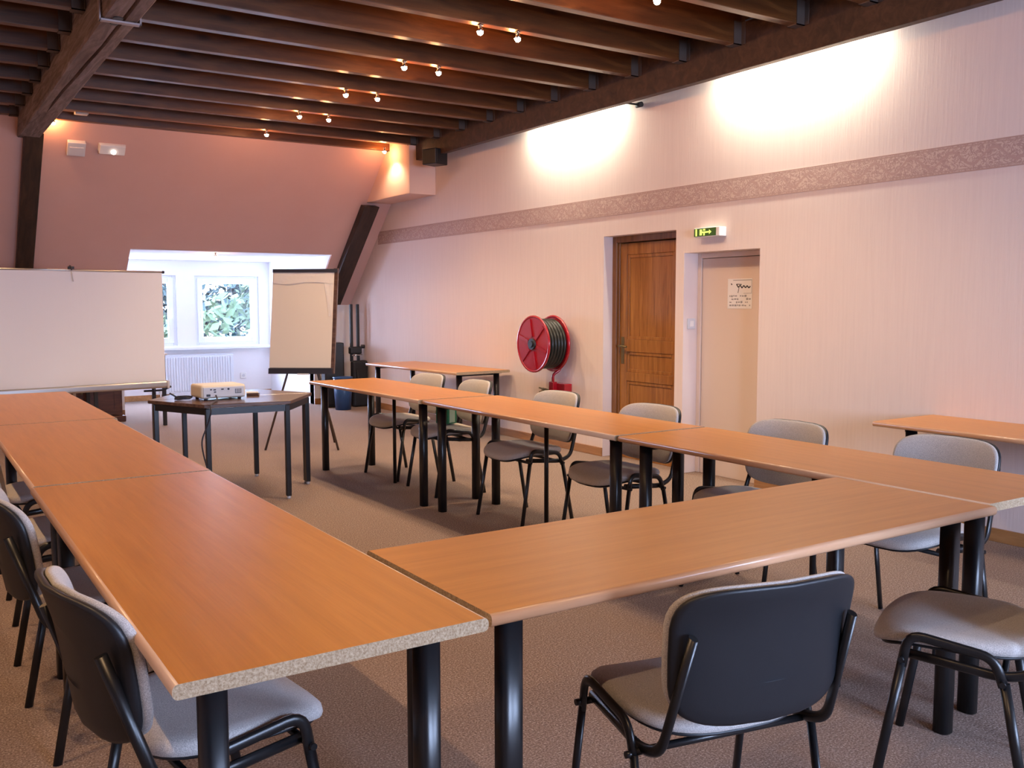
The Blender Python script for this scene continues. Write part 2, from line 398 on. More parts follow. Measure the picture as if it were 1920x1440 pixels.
# ------------------------------------------------------------------ windows
def window(n, x0, x1, z0, z1, y, out=1, handle_side=1, parent_mat=M_pvc):
    """frame in the wall opening; out=+1 faces outward along +y"""
    bm = new_bm(); f = .05
    ya, yb = y+.03*out, y+.10*out
    box(bm, (x0, ya, z0), (x0+f, yb, z1)); box(bm, (x1-f, ya, z0), (x1, yb, z1)); box(bm, (x0+f, ya, z0), (x1-f, yb, z0+f)); box(bm, (x0+f, ya, z1-f), (x1-f, yb, z1))
    fr = struct('window_%d' % n, bm, parent_mat, bevel=.004)
    bm = new_bm(); s = .075; a0, a1, c0, c1 = x0+f-.012, x1-f+.012, z0+f-.012, z1-f+.012
    ya, yb = y+.012*out, y+.075*out
    box(bm, (a0, ya, c0), (a0+s, yb, c1)); box(bm, (a1-s, ya, c0), (a1, yb, c1)); box(bm, (a0+s, ya, c0), (a1-s, yb, c0+s)); box(bm, (a0+s, ya, c1-s), (a1-s, yb, c1))
    obj('sash', bm, parent_mat, fr, bevel=.006)
    bm = new_bm(); box(bm, (a0+s, y+.045*out, c0+s), (a1-s, y+.050*out, c1-s)); obj('pane', bm, M_glass, fr)
    bm = new_bm(); hx = a1-s/2 if handle_side > 0 else a0+s/2; zm = (z0+z1)/2
    box(bm, (hx-.013, y+.012*out, zm-.035), (hx+.013, y+.004*out, zm+.035)); cyl(bm, (hx, y+.01*out, zm), (hx, y-.035*out, zm), .009); rbox(bm, (hx-.01, y-.045*out, zm-.11), (hx+.01, y-.03*out, zm+.012), .004)
    obj('handle', bm, M_pvc, fr)
window(1, WIN[0][0], WIN[0][1], WZ[0], WZ[1], DY, 1, 1)
window(2, WIN[1][0], WIN[1][1], WZ[0], WZ[1], DY, 1, -1)
window(3, FW[0][0], FW[0][1], FW[0][2], FW[0][3], YF, -1, 1)
window(4, FW[1][0], FW[1][1], FW[1][2], FW[1][3], YF, -1, 1)
sky_portal('dormer_daylight', ((DX0+DX1)/2, DY+.22, 1.28), (-PI/2, 0, 0), 2.3, 1.05)
sky_portal('front_daylight', (2.75, YF-.22, 1.45), (PI/2, 0, 0), 3.9, 1.8)

# ------------------------------------------------------------------ doors
# door_1: varnished oak, set back in its opening
X1 = XW + .10
bm = new_bm(); y0, y1, zt = O1[0], O1[1], O1[2]
fw_ = .055
box(bm, (X1, y0, 0), (X1+.09, y0+fw_, zt)); box(bm, (X1, y1-fw_, 0), (X1+.09, y1, zt)); box(bm, (X1, y0+fw_, zt-fw_), (X1+.09, y1-fw_, zt))
box(bm, (X1+.02, y0+fw_, 0), (X1+.09, y0+fw_+.02, zt-fw_)); box(bm, (X1+.02, y1-fw_-.02, 0), (X1+.09, y1-fw_, zt-fw_))
d1 = struct('door_1', bm, M_dframe, bevel=.005)
a, b, top = y0+fw_+.012, y1-fw_-.012, zt-fw_-.008
bm = new_bm(); xa, xb = X1+.035, X1+.075; st = .095
zs = [(0, .12), (.69, .77), (.95, 1.06), (top-.10, top)]
box(bm, (xa, a, 0), (xb, a+st, top)); box(bm, (xa, b-st, 0), (xb, b, top))
for z0, z1 in zs: box(bm, (xa, a+st, z0), (xb, b-st, z1))
for z0, z1 in ((.12, .69), (.77, .95), (1.06, top-.10)):
    box(bm, (xa+.016, a+st, z0), (xb-.004, b-st, z1))
    i = .028
    for (p, q) in (((a+st, z0), (a+st+i, z1)), ((b-st-i, z0), (b-st, z1)), ((a+st+i, z0), (b-st-i, z0+i)), ((a+st+i, z1-i), (b-st-i, z1))):
        box(bm, (xa+.007, p[0], p[1]), (xa+.018, q[0], q[1]))
leaf = obj('door_leaf', bm, M_door, d1, bevel=.003)
bm = new_bm(); hy = b-.045
rbox(bm, (xa-.006, hy-.02, .84), (xa, hy+.02, 1.08), .003); cyl(bm, (xa, hy, 1.0), (xa-.055, hy, 1.0), .009); tube(bm, [(xa-.05, hy+.004, 1.0), (xa-.052, hy-.11, .995)], .009)
cyl(bm, (xa-.008, hy, .90), (xa-.002, hy, .90), .008)
obj('door_handle', bm, M_brass, leaf)
# door_2: plain white leaf
X2 = XW + .15
bm = new_bm(); y0, y1, zt = O2[0], O2[1], O2[2]
box(bm, (X2, y0, 0), (X2+.07, y0+.04, zt)); box(bm, (X2, y1-.04, 0), (X2+.07, y1, zt)); box(bm, (X2, y0+.04, zt-.04), (X2+.07, y1-.04, zt))
M_wdoor = mat('cream_painted_door', (.70,.575,.50), .55)
d2 = struct('door_2', bm, M_wdoor, bevel=.004)
bm = new_bm(); box(bm, (X2+.012, y0+.044, 0), (X2+.052, y1-.044, zt-.044)); leaf2 = obj('door_leaf', bm, M_wdoor, d2, bevel=.003)
# notice taped to door 2
px = X2 + .011
bm = new_bm(); ny0, ny1, nz0, nz1 = 4.985, 5.235, 1.335, 1.565
box(bm, (px-.0015, ny0, nz0), (px, ny1, nz1), 0)
def ink(ya, za, yb, zb, w=.004, mi=1):   # a pen stroke; y runs towards the far side = left in the picture
    v = Vector((0, yb-ya, zb-za)); n = Vector((0, -v.z, v.y)).normalized() * w/2; e = px-.002
    quad(bm, [(e, ya-n.y, za-n.z), (e, yb-n.y, zb-n.z), (e, yb+n.y, zb+n.z), (e, ya+n.y, za+n.z)], mi)
ink(5.18, 1.553, 4.99, 1.553, .005, 2); ink(4.992, 1.553, 4.992, 1.45, .003, 2); ink(5.07, 1.452, 4.992, 1.452, .003, 2)
ink(5.20, 1.528, 5.19, 1.518, .010, 1)
for k, (y, z) in enumerate([(5.145,1.523),(5.125,1.498),(5.105,1.515),(5.088,1.492),(5.070,1.512),(5.052,1.494),(5.035,1.510),(5.018,1.492),(5.003,1.506)]):
    if k: ink(py_, pz_, y, z, .010, 1)
    py_, pz_ = y, z
ink(5.145, 1.523, 5.09, 1.520, .006, 1); ink(5.118, 1.50, 5.128, 1.455, .006, 1)
rr = random.Random(3)
for r in range(4):
    y = 5.215
    while y > 5.0:
        l = rr.uniform(.006, .024)
        if rr.random() < .75: ink(y, 1.432-r*.024, y-l, 1.432-r*.024 + rr.uniform(-.003,.003), rr.uniform(.008,.016), 2)
        y -= l + .006
tag(obj('paper_notice', bm, [M_notice, M_ink, M_ink2]), 'white paper notice with black handwriting taped to the cream door', 'notice')
# light switch on the reveal of opening 2
bm = new_bm(); rbox(bm, (5.30, O2[1]-.012, 1.17), (5.385, O2[1], 1.255), .004)
sw = tag(obj('light_switch', bm, M_gplast), 'small grey light switch on the reveal beside the cream door', 'light switch')
bm = new_bm(); rbox(bm, (5.322, O2[1]-.016, 1.19), (5.363, O2[1]-.011, 1.235), .002); obj('rocker', bm, M_wplast, sw)

# ------------------------------------------------------------------ timber ceiling
BX0, BX1, BZ = 1.045, 1.245, 3.0       # main beam
LX = 5.00                               # face of the ledger beam on the right
ORD = ['first', 'second', 'third', 'fourth', 'fifth', 'sixth', 'seventh', 'eighth', 'ninth', 'tenth', 'eleventh', 'twelfth', 'thirteenth', 'fourteenth', 'fifteenth', 'sixteenth']
JY = [5.87 + .5445*k for k in range(8, -5, -1)]
ZJ = 3.17
def joist(x0, x1, y, label, group, hangers):
    bm = new_bm(); box(bm, (0, -.036, 0), (x1-x0, .036, ZC-ZJ))
    j = obj('ceiling_joist', bm, M_joist, bevel=.004); j.location = (x0, y, ZJ); tag(j, label, 'joist', group)
    for h in hangers:
        hx = (x1-x0) if h > 0 else 0.0
        bm = new_bm(); a_, b_ = (hx-.075, hx+.002) if h > 0 else (hx-.002, hx+.075)
        box(bm, (a_, -.042, -.006), (b_, .042, 0)); box(bm, (a_, -.042, -.006), (b_, -.0365, .15)); box(bm, (a_, .0365, -.006), (b_, .042, .15))
        ex = hx if h > 0 else hx
        box(bm, (ex-.004, -.075, 0), (ex+.002, -.042, .15)); box(bm, (ex-.004, .042, 0), (ex+.002, .075, .15))
        obj('joist_hanger', bm, M_iron, j)
for i, y in enumerate(JY):
    joist(BX1+.002, LX, y, 'brown stained joist right of the hewn beam, %s one counting from the sloped wall' % ORD[i], 'joists between the hewn beam and the right wall', (-1, 1))
    joist(XL+.02, BX0-.004, y, 'brown stained joist left of the hewn beam, %s one counting from the sloped wall' % ORD[i], 'joists left of the hewn beam', (1,))
for y in (3.15-.0, 2.60, 2.06, 1.51, .97, .42, -.12, -.67, -1.21, -1.76):   # the run of joists overhead, beyond the frame
    joist(BX1+.002, LX, y, 'brown stained joist overhead on the near side of the room', 'joists overhead near the camera', ())
# hewn beam with drying crack and iron strap
bm = new_bm(); yb0, yb1 = YF, SY(3.0)
n = 26; cr = .012
prof_prev = None
for i in range(n+1):
    y = yb0 + (yb1-yb0)*i/n
    j = lambda s: rr.uniform(-s, s)
    cw = 0.012 if y < 8.6 else .001
    cx = (BX0+BX1)/2 + .014*math.sin(y*1.3) + j(.004)
    pr_ = [(BX0+j(.004), BZ+.012+j(.004)), (BX0+.012, BZ+j(.003)), (cx-cw, BZ+j(.002)), (cx, BZ+.035), (cx+cw, BZ+j(.002)), (BX1-.012, BZ+j(.003)), (BX1+j(.004), BZ+.012+j(.004)), (BX1, ZC), (BX0, ZC)]
    ring = [bm.verts.new((x, y, z)) for x, z in pr_]
    if prof_prev:
        for k in range(len(ring)): bm.faces.new((prof_prev[k], prof_prev[(k+1) % len(ring)], ring[(k+1) % len(ring)], ring[k]))
    else: bm.faces.new(ring[::-1])
    prof_prev = ring
bm.faces.new(prof_prev)
mb = tag(obj('hewn_beam', bm, M_beam), 'massive grey hewn timber beam with a long crack running along the ceiling', 'beam')
bm = new_bm(); ys = 5.88
box(bm, (BX0-.012, ys-.022, BZ-.014), (BX1+.012, ys+.022, BZ-.004)); box(bm, (BX0-.014, ys-.022, BZ-.014), (BX0-.006, ys+.022, ZC)); box(bm, (BX1+.006, ys-.022, BZ-.014), (BX1+.014, ys+.022, ZJ))
obj('iron_strap', bm, M_strap, mb)
bm = new_bm(); cyl(bm, ((BX0+BX1)/2-.02, ys-.06, BZ+.01), ((BX0+BX1)/2-.02, ys-.06, BZ-.006), .028, 12); cyl(bm, ((BX0+BX1)/2-.02, ys+.07, BZ+.01), ((BX0+BX1)/2-.02, ys+.07, BZ-.006), .022, 12)
obj('bolt_head', bm, M_blk2, mb)
# sloping post under the beam (left) and sloping strut on the right
def on_slope(name, x0, x1, z0, z1, d, m, label, cat):
    bm = new_bm(); k = K
    nrm = Vector((0, -1, -k)).normalized() * d if False else Vector((0, -d, -d*.25))
    pts = []
    for z in (z0, z1):
        for (x, e) in ((x0, 0), (x1, 0), (x1, 1), (x0, 1)):
            p = Vector((x, SY(z)+.0, z)) + nrm*e
            pts.append(bm.verts.new(p))
    for f in ((3,2,1,0),(4,5,6,7),(0,1,5,4),(1,2,6,5),(2,3,7,6),(3,0,4,7)): bm.faces.new([pts[i] for i in f])
    return tag(obj(name, bm, m, bevel=.006), label, cat)
on_slope('sloping_post', 1.10, 1.27, .9, 3.06, .10, M_post, 'dark timber post leaning against the sloped wall under the hewn beam', 'post')
on_slope('sloping_strut', 4.86, 5.06, 1.39, 2.60, .12, M_post, 'dark timber strut slanting down the corner beside the right wall', 'strut')
# plaster box under the ceiling in the corner
bm = new_bm(); box(bm, (4.925, 9.68, 2.625), (XW, 11.2, ZC)); 
tag(obj('plaster_boxing', bm, M_box, bevel=.006), 'square pink plaster boxing under the ceiling in the far right corner', 'boxing')
# ledger beam and lath hiding the tubes
bm = new_bm(); box(bm, (-.0, YF, 0), (.065, 9.66, ZC-3.0)); lb = obj('ledger_beam', bm, M_deck, bevel=.004); lb.location = (LX, 0, 3.0)
tag(lb, 'dark board beam carrying the joist ends along the right wall', 'beam')
bm = new_bm(); box(bm, (XW-.03, YF, 3.085), (XW, 9.66, 3.115)); tag(obj('wall_lath', bm, M_joist), 'thin brown lath fixed along the top of the right wall', 'lath')
# fluorescent fittings behind the ledger
for (ya, yb, lab) in ((6.42, 7.62, 'fluorescent fitting hidden behind the ledger, throwing the farther glow on the wall'), (3.90, 5.10, 'fluorescent fitting hidden behind the ledger, throwing the nearer glow on the wall')):
    t = thing('fluorescent_fitting', lab, 'wall lamp', (5.155, (ya+yb)/2, 3.13), 0, 'fluorescent fittings behind the ledger beam')
    h = (yb-ya)/2
    bm = new_bm(); rbox(bm, (-.03, -h-.03, .03), (.03, h+.03, .075), .005); obj('housing', bm, M_wplast, t)
    bm = new_bm(); cyl(bm, (0, -h, .01), (0, h, .01), .014, 14); obj('tube', bm, M_tube, t)
    for s in (-1, 1):
        bm = new_bm(); rbox(bm, (-.016, s*(h+.012)-.012, -.008), (.016, s*(h+.012)+.012, .04), .003); obj('lamp_holder', bm, M_wplast, t)
    for s in (-.6, .6):
        bm = new_bm(); rbox(bm, (.0, s*h-.02, .045), (XW-5.155, s*h+.02, .06), .003); obj('wall_arm', bm, M_wplast, t)
    l = D.lights.new('tube_light', 'AREA'); l.shape = 'RECTANGLE'; l.size = .05; l.size_y = 2*h; l.energy = 24; l.color = (1, .94, .76)
    lo = D.objects.new('tube_light', l); COL.objects.link(lo); lo.parent = t; lo.location = (.0, 0, -.012); lo.rotation_euler = (0, math.radians(-28), 0)
# small iron tie bracket under the ledger
bm = new_bm(); tube(bm, [(5.02, 6.09, 3.17), (5.02, 6.09, 3.02), (5.235, 6.09, 3.02)], .008, .02); cyl(bm, (5.235, 6.06, 3.02), (5.235, 6.12, 3.02), .022, 12)
tag(obj('iron_bracket', bm, M_blk2), 'small black iron bracket on the wall at the end of the farther glow', 'bracket')
for (y, lab) in ((4.50, 'nearer'), (4.98, 'farther')):
    bm = new_bm(); tube(bm, [(4.93, y-.14, 3.30), (4.93, y+.14, 3.30)], .009); cyl(bm, (4.93, y, 3.30), (4.93, y, ZC), .006, 8)
    tag(obj('metal_conduit', bm, M_chrome), 'short bright metal conduit between two joist ends, the %s of two' % lab, 'conduit', 'metal conduits above the joist hangers')

# halogen spots on the joists
SPOTS = []
def spot(x, y, label, power=22, visible=True, aim=(0, 0, -1), z=None, group='halogen spotlights on the joists', blend=.6, ang=130, glow=4.0, col=(1, .74, .48)):
    z = ZJ if z is None else z
    t = thing('spotlight', label, 'spotlight', (x, y, z), 0, group)
    bm = new_bm(); cyl(bm, (0, 0, -.001), (0, 0, -.008), .018, 14); cyl(bm, (0, 0, -.006), (0, 0, -.022), .006, 8); obj('mount', bm, M_chrome, t)
    bm = new_bm(); cyl(bm, (0, 0, -.018), (0, 0, -.045), .012, 16, .024); obj('reflector', bm, M_chrome, t)
    bm = new_bm(); bmesh.ops.create_uvsphere(bm, u_segments=12, v_segments=8, radius=.020, matrix=Matrix.Translation((0, 0, -.048))); obj('bulb', bm, M_spot, t, smooth=True)
    l = D.lights.new('halogen_light', 'SPOT'); l.energy = power; l.color = col; l.spot_size = math.radians(ang); l.spot_blend = blend; l.shadow_soft_size = .02
    lo = D.objects.new('halogen_light', l); COL.objects.link(lo); lo.parent = t; lo.location = (0, 0, -.075)
    lo.rotation_euler = Vector(aim).to_track_quat('-Z', 'Y').to_euler()
    if glow:
        l = D.lights.new('halogen_glow', 'POINT'); l.energy = glow; l.color = (1, .38, .12); l.shadow_soft_size = .02
        lo = D.objects.new('halogen_glow', l); COL.objects.link(lo); lo.parent = t; lo.location = (0, .06, -.05)
    return t
yk = lambda k: 5.87 + .5445*k
for k, nm in ((-1, 'on the nearest lit joist'), (1, 'on the second lit joist from the camera'), (3, 'on the third lit joist from the camera'), (5, 'on the fourth lit joist from the camera')):
    spot(3.23, yk(k), 'small bright halogen spotlight %s, left of its pair' % nm, 30)
    spot(3.52, yk(k), 'small bright halogen spotlight %s, right of its pair' % nm, 22, aim=(.1, 0, -1))
spot(3.28, yk(7), 'small single halogen spotlight by the sloped wall, just right of centre', 26)
spot(3.50, yk(-3), 'halogen spotlight on the joist nearest the camera, left of its pair', 30)
spot(3.77, yk(-3), 'halogen spotlight on the joist nearest the camera, right of its pair', 22, aim=(.1, 0, -1))
for y in (3.15,): spot(3.4, y, 'halogen spotlight overhead beyond the frame', 28, group='spotlights overhead near the camera')
for y in (.6, 2.6, 4.78, 6.96, 9.0): spot(-.35, y, 'halogen spotlight overhead on the left side of the room', 52, col=(1, .64, .34), group='spotlights left of the hewn beam')
spot(1.335, 10.16, 'halogen spotlight in the corner where the hewn beam meets the sloped wall', 10)
spot(4.78, 10.02, 'halogen spotlight beside the plaster boxing in the far right corner', 14)
spot(3.30, 11.75, 'little spotlight set in the dormer ceiling above the windows', 14, z=DZ, group='dormer spotlight')

# ------------------------------------------------------------------ things on the walls
# wall loudspeaker
t = thing('wall_loudspeaker', 'black loudspeaker hung under the ceiling beside the plaster boxing', 'loudspeaker', (4.985, 9.20, 2.97), .35)
bm = new_bm(); rbox(bm, (-.10, -.11, -.085), (.10, .09, .085), .012); obj('cabinet', bm, M_shell, t)
bm = new_bm(); rbox(bm, (-.085, -.118, -.07), (.085, -.108, .07), .004); obj('grille', bm, M_blk2, t)
bm = new_bm(); tube(bm, [(.0, .08, .02), (.03, .14, .06), (.10, .16, .12)], .012, .03); obj('bracket', bm, M_blk2, t)
# grey box and emergency light on the slope
tilt = math.atan(1/K)
def slope_frame(x, z):
    e = D.objects.new('e', None)
    return (x, SY(z), z)
def on_slope_thing(name, label, cat, x, z):
    t = thing(name, label, cat, (x, SY(z), z)); t.rotation_euler = (math.atan(K), 0, 0); return t
# local frame: -y points into the room, z up along the slope
t = on_slope_thing('alarm_box', 'square grey alarm box on the sloped wall right of the dark post', 'alarm box', 1.578, 2.965)
bm = new_bm(); rbox(bm, (-.085, -.05, -.085), (.085, 0, .085), .008); obj('housing', bm, M_gplast, t)
bm = new_bm(); rbox(bm, (-.07, -.056, -.07), (.07, -.049, .03), .004); obj('cover', bm, M_gplast, t)
t = on_slope_thing('emergency_light', 'lit white emergency light on the sloped wall right of the grey box', 'emergency light', 1.915, 2.985)
bm = new_bm(); rbox(bm, (-.13, -.02, -.05), (.13, 0, .05), .006); obj('back_plate', bm, M_wplast, t)
bm = new_bm(); rbox(bm, (-.125, -.055, -.06), (.125, -.018, .06), .012); obj('diffuser', bm, M_wplast, t)
bm = new_bm(); bmesh.ops.create_uvsphere(bm, u_segments=14, v_segments=10, radius=.026, matrix=Matrix.Translation((.01, -.06, -.015))); obj('lamp', bm, M_em, t, smooth=True)
bm = new_bm(); rbox(bm, (0, 0, 0), (.12, .09, .03), .01)
tag(obj('smoke_detector', bm, M_gplast, loc=(1.50, 9.92, ZJ+.02)), 'small pale smoke detector under the ceiling right of the dark post', 'smoke detector')
# exit sign
t = thing('exit_sign', 'small green lit exit sign above the cream door', 'exit sign', (XW, 5.24, 1.918))
bm = new_bm(); rbox(bm, (-.075, -.135, -.036), (0, .135, .036), .006); obj('housing', bm, M_wplast, t)
bm = new_bm(); box(bm, (-.0765, -.10, -.030), (-.074, .132, .030), 0)
e = -.078
def q3(a, b, c, d, mi): quad(bm, [(e, a, b), (e, c, b), (e, c, d), (e, a, d)], mi)
q3(.115, -.026, .098, .026, 1); q3(.07, -.022, .045, .022, 1); q3(.035, .012, .01, .024, 1)
q3(.052, -.006, -.03, .006, 1); quad(bm, [(e, -.03, -.018), (e, -.055, 0), (e, -.03, .018)], 1); q3(.03, -.024, .015, -.002, 1)
obj('sign_face', bm, [M_exitg, M_exity], t)
# outlet by the flip chart
bm = new_bm(); rbox(bm, (4.25, DY-.016, .26), (4.34, DY-.004, .35), .004); o = tag(obj('wall_outlet', bm, M_wplast), 'white wall outlet low under the dormer window', 'outlet')
bm = new_bm(); cyl(bm, (4.295, DY-.016, .305), (4.295, DY-.019, .305), .022, 16); obj('socket', bm, M_gplast, o)

# fire hose reel
t = thing('fire_hose_reel', 'red fire hose reel with black hose mounted on the right wall', 'hose reel', (XW, 7.21, 1.0))
bm = new_bm(); R = .255
def disc(bm, x, r, th=.006, n=48): cyl(bm, (x-th, 0, 0), (x, 0, 0), r, n)
disc(bm, -.10, R-.01); torus(bm, (-.10, 0, 0), (1,0,0), R, .013); 
obj('rear_flange', bm, M_red, t)
bm = new_bm(); disc(bm, -.325, R-.01); torus(bm, (-.325, 0, 0), (1,0,0), R, .013)
for k in range(6):
    a = k*PI/3 + .3; c, s = math.cos(a), math.sin(a)
    beam(bm, (-.336, c*.07, s*.07), (-.333, c*.235, s*.235), .03, .012, side=(0, -s, c))
obj('front_flange', bm, M_red, t)
bm = new_bm(); cyl(bm, (-.352, 0, 0), (-.30, 0, 0), .052, 24); cyl(bm, (-.362, 0, 0), (-.35, 0, 0), .03, 20); obj('hub', bm, M_blk2, t)
bm = new_bm(); cyl(bm, (-.33, 0, 0), (-.10, 0, 0), .10, 24)
for rr_, xs_ in ((.150, (-.30,-.265,-.23,-.195,-.16,-.125)), (.185, (-.283,-.248,-.213,-.178,-.143)), (.218, (-.30,-.265,-.23,-.195,-.16,-.125))):
    for x in xs_: torus(bm, (x, 0, 0), (1, .02, 0), rr_, .0175, 40, 8)
obj('hose', bm, M_hose, t)
bm = new_bm(); tube(bm, [(-.02, .06, .10), (-.06, 0, .0), (-.02, -.06, -.10)], .02, .06); rbox(bm, (-.025, -.08, -.16), (0, .08, .16), .006); cyl(bm, (-.10, 0, 0), (-.02, 0, 0), .03)
torus(bm, (-.06, -.0, 0), (1, 0, 0), .25, .010, 24, 8, a0=-.9, a1=1.1)
obj('wall_bracket', bm, M_red, t)
bm = new_bm(); tube(bm, [(-.05, -.06, -.18), (-.06, -.06, -.25), (-.12, -.03, -.29), (-.12, -.03, -.42)], .014, .03); obj('supply_pipe', bm, M_red, t)
bm = new_bm(); rbox(bm, (-.09, -.17, -.455), (0, .02, -.375), .008); rbox(bm, (-.135, -.05, -.47), (-.085, .02, -.36), .006); obj('valve_box', bm, M_red, t)
bm = new_bm(); cyl(bm, (-.14, .02, -.45), (-.14, .11, -.44), .016); tube(bm, [(-.14, .06, -.44), (-.20, .09, -.42)], .007); torus(bm, (-.16, .06, -.455), (0, .3, 1), .045, .007, 20, 8); obj('shut_off_valve', bm, M_brass, t)

# radiator under the window
t = thing('radiator', 'white panel radiator under the dormer windows', 'radiator', (3.12, DY-.12, .09))
bm = new_bm(); rw, rh = 1.0, .55
rbox(bm, (0, 0, 0), (rw, .03, rh), .008); 
for i in range(26): x = .02 + i*(rw-.04)/26; rbox(bm, (x+.006, -.014, .03), (x+.030, .004, rh-.03), .006, 2)
obj('front_panel', bm, M_rad, t)
bm = new_bm(); rbox(bm, (0, .06, 0), (rw, .09, rh), .006); obj('rear_panel', bm, M_rad, t)
bm = new_bm(); box(bm, (0, 0, rh), (rw, .09, rh+.008)); obj('top_grille', bm, M_rad, t)
bm = new_bm(); tube(bm, [(.03, .045, .04), (-.04, .045, .04), (-.04, .045, -.09)], .01, .02); cyl(bm, (-.06, .045, .04), (-.02, .045, .04), .018); obj('valve', bm, M_wplast, t)
bm = new_bm()
for x in (.2, .8): rbox(bm, (x-.02, .085, .05), (x+.02, .12, .45), .004); box(bm, (x-.01, .03, -.09), (x+.01, .06, 0))
obj('wall_bracket', bm, M_rad, t)

# ------------------------------------------------------------------ conference tables
def tabletop_mesh(LN, WD, th=.028):
    """length along x, depth along y; bull-nosed laminate on both long sides, raw chipboard on the two ends"""
    bm = new_bm(); r = .011; prof = []
    h = WD/2
    def arc(cy, cz, a0, a1, n=5): return [(cy + r*math.cos(a0+(a1-a0)*k/n), cz + r*math.sin(a0+(a1-a0)*k/n)) for k in range(n+1)]
    prof += arc(h-r, -r, PI/2, 0); prof += arc(h-r, -th+r, 0, -PI/2); prof += arc(-h+r, -th+r, -PI/2, -PI); prof += arc(-h+r, -r, PI, PI/2)
    A = [bm.verts.new((-LN/2, y, z)) for y, z in prof]; B = [bm.verts.new((LN/2, y, z)) for y, z in prof]; n = len(prof)
    for k in range(n):
        f = bm.faces.new((A[k], B[k], B[(k+1) % n], A[(k+1) % n]))
        c = f.calc_center_median()
        f.material_index = 1 if (abs(c.y) > h-r) else 0
        f.smooth = abs(c.y) > h-r
    for q in (A, B[::-1]): bm.faces.new(q).material_index = 2
    return bm
def col_leg(bm, x, y, z1, w=.030, d=.026):
    n = 24; A, B = [], []
    for k in range(n):
        a = 2*PI*k/n; c, s = math.cos(a), math.sin(a)
        px_ = w * (abs(c)**.7) * (1 if c > 0 else -1); py_ = d * (abs(s)**.7) * (1 if s > 0 else -1)
        if abs(s) < .25 and c > 0: px_ -= .004     # the groove along the column
        A.append(bm.verts.new((x+px_, y+py_, 0))); B.append(bm.verts.new((x+px_, y+py_, z1)))
    for k in range(n): bm.faces.new((A[k], A[(k+1) % n], B[(k+1) % n], B[k])).smooth = True
    bm.faces.new(A[::-1]); bm.faces.new(B)
def conf_table(cx, cy, LN, WD, rot, label, h=T, mid=False, inset=(.100, .092), group='beech conference tables pushed into a U'):
    t = thing('conference_table', label, 'table', (cx, cy, 0), rot, group)
    o = obj('tabletop', tabletop_mesh(LN, WD), [M_lam, M_lamedge, M_chip], t, loc=(0, 0, h))
    for sx in (-1, 1):
        for sy in (-1, 1):
            bm = new_bm(); col_leg(bm, sx*(LN/2-inset[0]), sy*(WD/2-inset[1]), h-.034); rbox(bm, (sx*(LN/2-inset[0])-.045, sy*(WD/2-inset[1])-.04, h-.036), (sx*(LN/2-inset[0])+.045, sy*(WD/2-inset[1])+.04, h-.029), .002)
            obj('leg', bm, M_black, t)
    if mid:
        bm = new_bm(); cyl(bm, (0, .0, 0), (0, .0, h-.03), .0135, 16); obj('middle_leg', bm, M_black, t)
    bm = new_bm(); 
    for sy in (-1, 1): box(bm, (-LN/2+.15, sy*.10-.012, h-.055), (LN/2-.15, sy*.10+.012, h-.028))
    for sx in (-1, 1): box(bm, (sx*(LN/2-.14)-.012, -(WD/2-inset[1]), h-.055), (sx*(LN/2-.14)+.012, WD/2-inset[1], h-.028))
    obj('under_rail', bm, M_black, t)
    return t
WD = .625
# left row (length along y)
conf_table(.666, 2.605, 2.03, WD, PI/2, 'beech table with raw chipboard end nearest the camera, in the left row')
conf_table(.672, 4.615, 1.95, WD, PI/2, 'beech table in the middle of the left row')
conf_table(.690, 6.57, 1.92, WD, PI/2, 'beech table at the far end of the left row, by the projection screen')
# crosswise table
conf_table(1.925, 1.905, 1.868, WD-.01, 0, 'beech table laid crosswise at the front, its rounded edge facing the camera', group='beech conference tables pushed into a U')
# right row
conf_table(3.178, 2.555, 1.845, WD-.02, PI/2, 'beech table nearest the camera in the right row, touching the crosswise table', mid=True)
conf_table(3.176, 4.500, 2.0, WD-.02, PI/2, 'beech table in the middle of the right row, three chairs behind it', mid=True)
conf_table(3.140, 6.47, 1.88, WD-.02, PI/2+.02, 'beech table at the far end of the right row, near the flip chart', mid=True)
# side tables along the right wall
conf_table(4.83, 8.96, 1.86, .66, PI/2+.07, 'small beech side table against the right wall near the dormer corner', h=.70, inset=(.10, .10), group='side tables along the right wall')
conf_table(4.955, 2.50, 1.70, .60, PI/2, 'beech side table against the right wall past the cream door', h=.70, inset=(.17, .12), group='side tables along the right wall')
# white topped table behind the screen
t = thing('small_table', 'white topped table with black legs half hidden behind the projection screen', 'table', (2.16, 11.3, 0))
bm = new_bm(); rbox(bm, (-.45, -.3, .80), (.36, .3, .822), .006); obj('tabletop', bm, M_wplast, t)
for sx in (-.40, .32):
    for sy in (-.26, .26):
        bm = new_bm(); rbox(bm, (sx-.02, sy-.02, 0), (sx+.02, sy+.02, .80), .004); obj('leg', bm, M_blk2, t)

